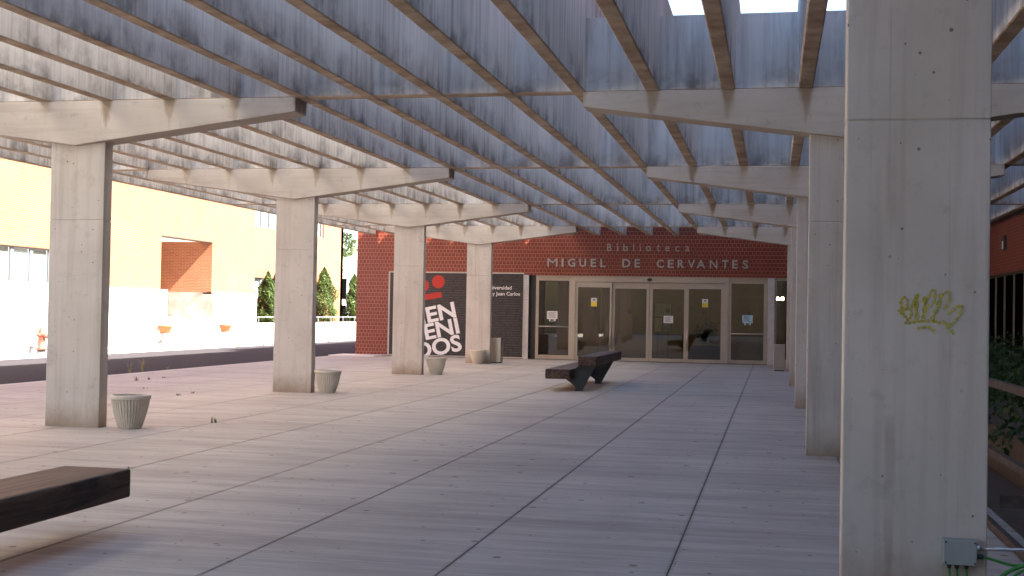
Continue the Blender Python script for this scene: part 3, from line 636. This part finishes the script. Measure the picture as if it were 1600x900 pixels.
def tree(x, y, h, w, label, seed, n=9000, z0=4.2):
    t = thing('tree', label, 'tree', (x, y, 0), 'trees beyond the brick buildings'); r = random.Random(seed)
    tr = MB().tube([(x, y, -.1), (x+.1, y, h*.25), (x-.05, y+.1, h*.5)], .22, 8, .6)
    lobes = []
    for k in range(11):
        a = r.uniform(0, 6.28); q = r.uniform(.2, .9)*w/2; c = (x+q*math.cos(a), y+q*math.sin(a), r.uniform(z0+.8, h-1)); lobes.append((c, r.uniform(.8, 1.5)))
        tr.tube([(x-.05, y+.1, h*.45), ((x+c[0])/2, (y+c[1])/2, c[2]-.6), c], .08, 6, .3)
    tr.build('trunk', M['bark'], t)
    def f(r2):
        c, s = r2.choice(lobes)
        while True:
            d = [r2.uniform(-1, 1) for _ in range(3)]; L = sum(q*q for q in d)
            if .25 < L < 1: return (c[0]+d[0]*s*1.1, c[1]+d[1]*s*1.1, c[2]+d[2]*s*.9)
    leaves('crown', M['leaftree'], t, n, f, .11, seed)
tree(-30.6, 84, 11, 7, 'broad green tree seen above the far pale building', 11, 12000, 5.2); tree(-36, 92, 9, 6, 'green tree standing behind the corner of the orange building', 12, 6000, 3.5)

# ------------------------------------------------------------------ right hand planting and railing
hd = thing('hedge', 'dark green leafy hedge between the railing and the brick wing', 'hedge', (3.8, 20, 0))
def hf(r):
    x = r.uniform(2.1, 5.7); y = r.uniform(6, 41); top = .85+.22*math.sin(y*1.1+x)+.16*math.sin(y*2.7)+.1*math.sin(x*5)
    return (x, y, top*(1-abs(r.gauss(0, .22))))
leaves('foliage', M['leafdark'], hd, 26000, hf, .05, 21, .6)
MB().box(2.3, 5.6, 6.5, 40.8, -.05, .45).build('inner_twigs', M['soil'], hd)
ra = thing('ramp_railing', 'worn brown steel railing with flat rails behind the nearest column', 'railing', (1.62, 9, 0))
for z in (1.085, .57, .03): MB().box(1.595, 1.645, -2, 17, z-.028, z+.028).build('rail', M['rail'], ra, bevel=.006)
for y in (2.3, 7.0, 11.65, 16.3): MB().box(1.648, 1.70, y-.05, y+.05, -.4, 1.06).build('post', M['rail'], ra, bevel=.005)
MB().box(1.2, 1.6, 7.16, 7.17, .55, .62).build('bracket', M['rail'], ra)
# junction box, conduit and cables on the nearest column
BYF = Y0-.0
jb = thing('junction_box', 'grey plastic junction box screwed to the foot of the nearest column', 'junction box', (.981, BYF, .26))
MB().box(.900, 1.064, BYF-.075, BYF+.0, .262, .388).build('case', M['boxgrey'], jb, bevel=.006); MB().box(.897, 1.067, BYF-.092, BYF-.076, .259, .391).build('cover', M['boxgrey'], jb, bevel=.004)
for x in (.909, 1.055):
    for z in (.271, .379):
        m = MB(); m.prism([(x+.005*math.cos(k*.785), z+.005*math.sin(k*.785)) for k in range(8)], BYF-.096, BYF-.09, 'Y'); m.build('screw', M['gland'], jb)
GX = (.933, .972, 1.020)
for x in GX: MB().lathe([(0, -.03), (.010, -.03), (.013, -.012), (.013, .004), (0, .004)], 12, (x, BYF-.04, .262)).build('gland', M['gland'], jb)
o = MB().tube([(1.062, BYF-.04, .301), (1.105, BYF-.04, .301)], .014, 12).build('gland', M['gland'], jb); o = MB().tube([(1.060, BYF-.04, .344), (1.085, BYF-.04, .344)], .016, 12).build('gland', M['galv'], jb)
tag(MB().tube([(1.08, BYF-.04, .344), (1.20, BYF-.04, .345), (1.5, BYF-.03, .35), (1.9, BYF-.0, .352)], .0095, 10).build('conduit', M['galv'], None, True), 'thin galvanised conduit running from the junction box to the railing', 'pipe')
for k, x in enumerate(GX):
    tag(MB().tube([(x, BYF-.04, .24), (x+.003, BYF-.04, .20), (x+.02, BYF-.045, .13), (x+.05+.02*k, BYF-.06, .05), (x+.12, BYF-.08, .012), (x+.3, BYF-.06, .012)], .0062, 8).build('cable', M['cable'], None, True), 'green cable hanging from the underside of the junction box', 'cable', 'green cables under the junction box')
def bez(p, n=10):
    p = [Vector(q) for q in p]; out = []
    for k in range(len(p)-1):
        a, b, c, d = p[max(k-1, 0)], p[k], p[k+1], p[min(k+2, len(p)-1)]
        for j in range(n):
            t = j/n; out.append(.5*((2*b)+(c-a)*t+(2*a-5*b+4*c-d)*t*t+(3*b-a-3*c+d)*t**3))
    return out+[p[-1]]
tag(MB().tube(bez([(1.10, BYF-.04, .301), (1.15, BYF-.045, .29), (1.22, BYF-.05, .272), (1.28, BYF-.05, .268), (1.36, BYF-.05, .29), (1.5, BYF-.02, .33)]), .0075, 8).build('cable', M['cable'], None, True), 'green cable leaving the side of the junction box', 'cable')
tag(MB().tube(bez([(1.10, BYF-.14, .12), (1.16, BYF-.12, .19), (1.22, BYF-.08, .235), (1.285, BYF-.06, .262), (1.4, BYF-.04, .30)]), .011, 8).build('cable', M['cable'], None, True), 'thick green cable rising from the ground beside the junction box', 'cable')
tag(MB().tube(bez([(1.19, BYF-.15, .14), (1.24, BYF-.1, .21), (1.31, BYF-.07, .25), (1.42, BYF-.04, .27)]), .008, 8).build('cable', M['cable'], None, True), 'thin green cable behind the thick rising cable', 'cable')

# ------------------------------------------------------------------ plaza furniture
NF = 36
def flute(k, j): return 1-(.055 if (k % 4) in (0, 1) and 1 <= j <= 5 else 0)
pp = [(.135, 0), (.150, .02), (.178, .10), (.205, .19), (.226, .28), (.240, .365), (.252, .375), (.255, .405), (.247, .42), (.222, .42), (.214, .40), (.205, .33)]
pot_me = MB().lathe(pp, NF*4, (0, 0, 0), flute).mesh('bowl', M['pot'], smooth=False)
soil_me = MB().lathe([(.0, .0), (.2, .0), (.2, .03), (0, .04)], 24, (0, 0, .31)).mesh('soil', M['soil'])
for (x, y, lab) in ((-7.965, 14.72, 'fluted grey stone planter beside the lone front column, far from the doors'), (-8.07, 22.25, 'fluted grey stone planter touching the corner of its column in mid plaza'),
                    (-8.07, 29.95, 'fluted grey stone planter in front of the welcome banner lettering'), (-8.62, 36.75, 'fluted grey stone planter in front of the column beside a metal bin')):
    t = thing('planter', lab, 'planter', (x, y, 0), 'fluted stone planters along the columns'); link('bowl', pot_me, t); link('soil', soil_me, t)
# benches
def bench(label, x, ylo, yup, legs):
    t = thing('bench', label, 'bench', (x, legs[0], 0), 'dark timber benches under the pergola')
    MB().box(x-.51, x, ylo[0], ylo[1], .245, .44).build('seat_timber', M['wood'], t, bevel=.018)
    MB().box(x+.12, x+.50, yup[0], yup[1], .505, .70).build('raised_timber', M['wood'], t, bevel=.018)
    for y in legs:
        MB().prism([(x+.06, 0), (x+.18, 0), (x+.46, .51), (x+.12, .51), (x+.04, .43), (x+.0, .25), (x-.16, .25), (x+.05, .09)], y, y+.09, 'Y').build('leg', M['steel'], t, bevel=.006)
        MB().box(x+.03, x+.22, y-.03, y+.12, -.002, .012).build('foot_plate', M['steel'], t)
    return t
bench('two level dark timber bench on splayed steel legs facing the glass doors', -3.92, (24.75, 28.9), (24.92, 29.1), (25.05, 27.9))
bench('dark timber bench with one plain square cut beam end in the open foreground plaza', -4.27, (3.6, 7.93), (1.4, 5.5), (3.9, 5.2))
# metal bins
def bin_(label, x0, x1, y0, y1, h):
    t = thing('litter_bin', label, 'bin', ((x0+x1)/2, (y0+y1)/2, 0), 'brushed metal bins')
    MB().box(x0, x1, y0, y1, .03, h).build('body', M['brushed'], t, bevel=.008); MB().box(x0+.02, x1-.02, y0+.02, y1-.02, 0, .03).build('foot', M['darkbox'], t)
    MB().box(x0+.05, x1-.05, y0+.05, y1-.05, h-.002, h+.006).build('ash_tray', M['darkbox'], t)
bin_('brushed metal bin standing behind a planter beside the pale column', -8.42, -8.09, 37.5, 37.85, .765)
bin_('brushed metal bin standing in front of the narrow side glass', .025, .345, 37.05, 37.4, .765)
# terracotta pots on wire stands
def wire_pot(x, y, label):
    z = .115; t = thing('terracotta_pot', label, 'plant pot', (x, y, z), 'terracotta pots on wire stands')
    MB().lathe([(.17, .38), (.185, .40), (.25, .62), (.275, .63), (.285, .70), (.27, .71), (.24, .70), (.20, .5)], 28, (x, y, z)).build('pot', M['terracotta'], t, True)
    MB().lathe([(0, .62), (.24, .62), (.24, .66), (0, .67)], 20, (x, y, z)).build('soil', M['soil'], t)
    ring = [(x+.2*math.cos(a*math.pi/8), y+.2*math.sin(a*math.pi/8), z+.40) for a in range(17)]; MB().tube(ring, .012, 6).build('ring', M['wire'], t)
    for k in range(3):
        a = 2.1*k+.4; MB().tube([(x+.2*math.cos(a), y+.2*math.sin(a), z+.40), (x+.19*math.cos(a), y+.19*math.sin(a), z+.15), (x+.26*math.cos(a), y+.26*math.sin(a), z+.0), (x+.29*math.cos(a), y+.29*math.sin(a), z+.03)], .011, 6).build('leg', M['wire'], t)
wire_pot(-22.85, 33.75, 'terracotta pot on a wire stand under the ribbon window near the hydrant'); wire_pot(-22.9, 44.9, 'terracotta pot on a wire stand at the near side of the white steps'); wire_pot(-22.75, 50.0, 'terracotta pot on a wire stand at the far side of the white steps')
hy = thing('fire_hydrant', 'faded red fire hydrant standing on the sunlit kerb', 'hydrant', (-20.95, 33.4, .115))
hx, hyy, hz = -20.95, 33.4, .115
MB().lathe([(0, 0), (.13, 0), (.13, .10), (.0, .10)], 16, (hx, hyy, hz)).build('base', M['darkbox'], hy, True)
MB().lathe([(0, .1), (.17, .1), (.17, .15), (.11, .17), (.10, .5), (.13, .52), (.13, .58), (.10, .62), (.09, .68), (.05, .74), (.03, .75), (.03, .81), (0, .82)], 20, (hx, hyy, hz)).build('barrel', M['hydrant'], hy, True)
for s in (-1, 1): MB().tube([(hx, hyy+s*.05, hz+.53), (hx, hyy+s*.2, hz+.53)], .055, 12).build('outlet', M['hydrant'], hy, True)
MB().tube([(hx+.05, hyy, hz+.5), (hx+.19, hyy, hz+.5)], .07, 12).build('outlet', M['hydrant'], hy, True)
vp = thing('dark_post', 'short dark grey post beside the fire hydrant', 'post', (-20.95, 32.9, .115)); MB().lathe([(0, 0), (.08, 0), (.07, .18), (.09, .19), (.09, .22), (0, .23)], 12, (-20.95, 32.9, .115)).build('body', M['darkbox'], vp)  # small dark post next to the hydrant
# weeds in the joints and along the kerb
def weed(x, y, h, n, label, seed, z=0.0, group='weeds in the paving joints'):
    r = random.Random(seed); m = MB()
    for k in range(n):
        a = r.uniform(0, 6.28); L = h*r.uniform(.4, .85); lean = r.uniform(.1, .6)*L; w = .006+.006*r.random(); b = Vector((x+r.gauss(0, .02), y+r.gauss(0, .02), z-.004)); dd = Vector((math.cos(a), math.sin(a), 0)); sd = Vector((-dd.y, dd.x, 0))*w
        p1 = b+dd*lean*.35+Vector((0, 0, L*.6)); p2 = b+dd*lean+Vector((0, 0, L)); m.poly([b-sd, b+sd, p1+sd*.8, p1-sd*.8]); m.poly([p1-sd*.8, p1+sd*.8, p2])
        for q in range(3):
            c = b.lerp(p2, r.uniform(.3, 1)); e = Vector((r.gauss(0, 1), r.gauss(0, 1), r.gauss(0, .6))).normalized()*r.uniform(.012, .028); f = e.cross(Vector((0, 0, 1)))*.4; m.poly([c, c+e*.5+f, c+e, c+e*.5-f])
    tag(m.build('weed', M['dry'], None, keep=True), label, 'weed', group)
for k, (x, y, h, n) in enumerate(((-14.42, 26.6, .34, 9), (-14.42, 27.2, .42, 10), (-14.42, 28.4, .16, 8))): weed(x, y, h, n, 'tall dry weed growing along the plaza edge by the road', 40+k, 0, 'weeds along the plaza edge')
for k, (x, y, h, n) in enumerate(((-12.85, 24.0, .14, 8), (-12.85, 24.5, .07, 6), (-12.85, 25.2, .05, 6), (-7.33, 15.8, .13, 9), (-10.15, 20.4, .06, 8), (-10.15, 21.0, .06, 7), (-5.98, 11.05, .03, 6), (-11.5, 21.8, .05, 6))): weed(x, y, h, n, 'small low weed sprouting from a paving joint', 60+k)
for k, (y, h) in enumerate(((46.6, .24), (49.2, .12), (57, .16), (58.2, .14), (60.4, .16), (63, .14))): weed(KX+.03, y, h, 16, 'pale weed tuft growing in the gutter of the sunlit kerb', 80+k, 0, 'weeds in the gutter')
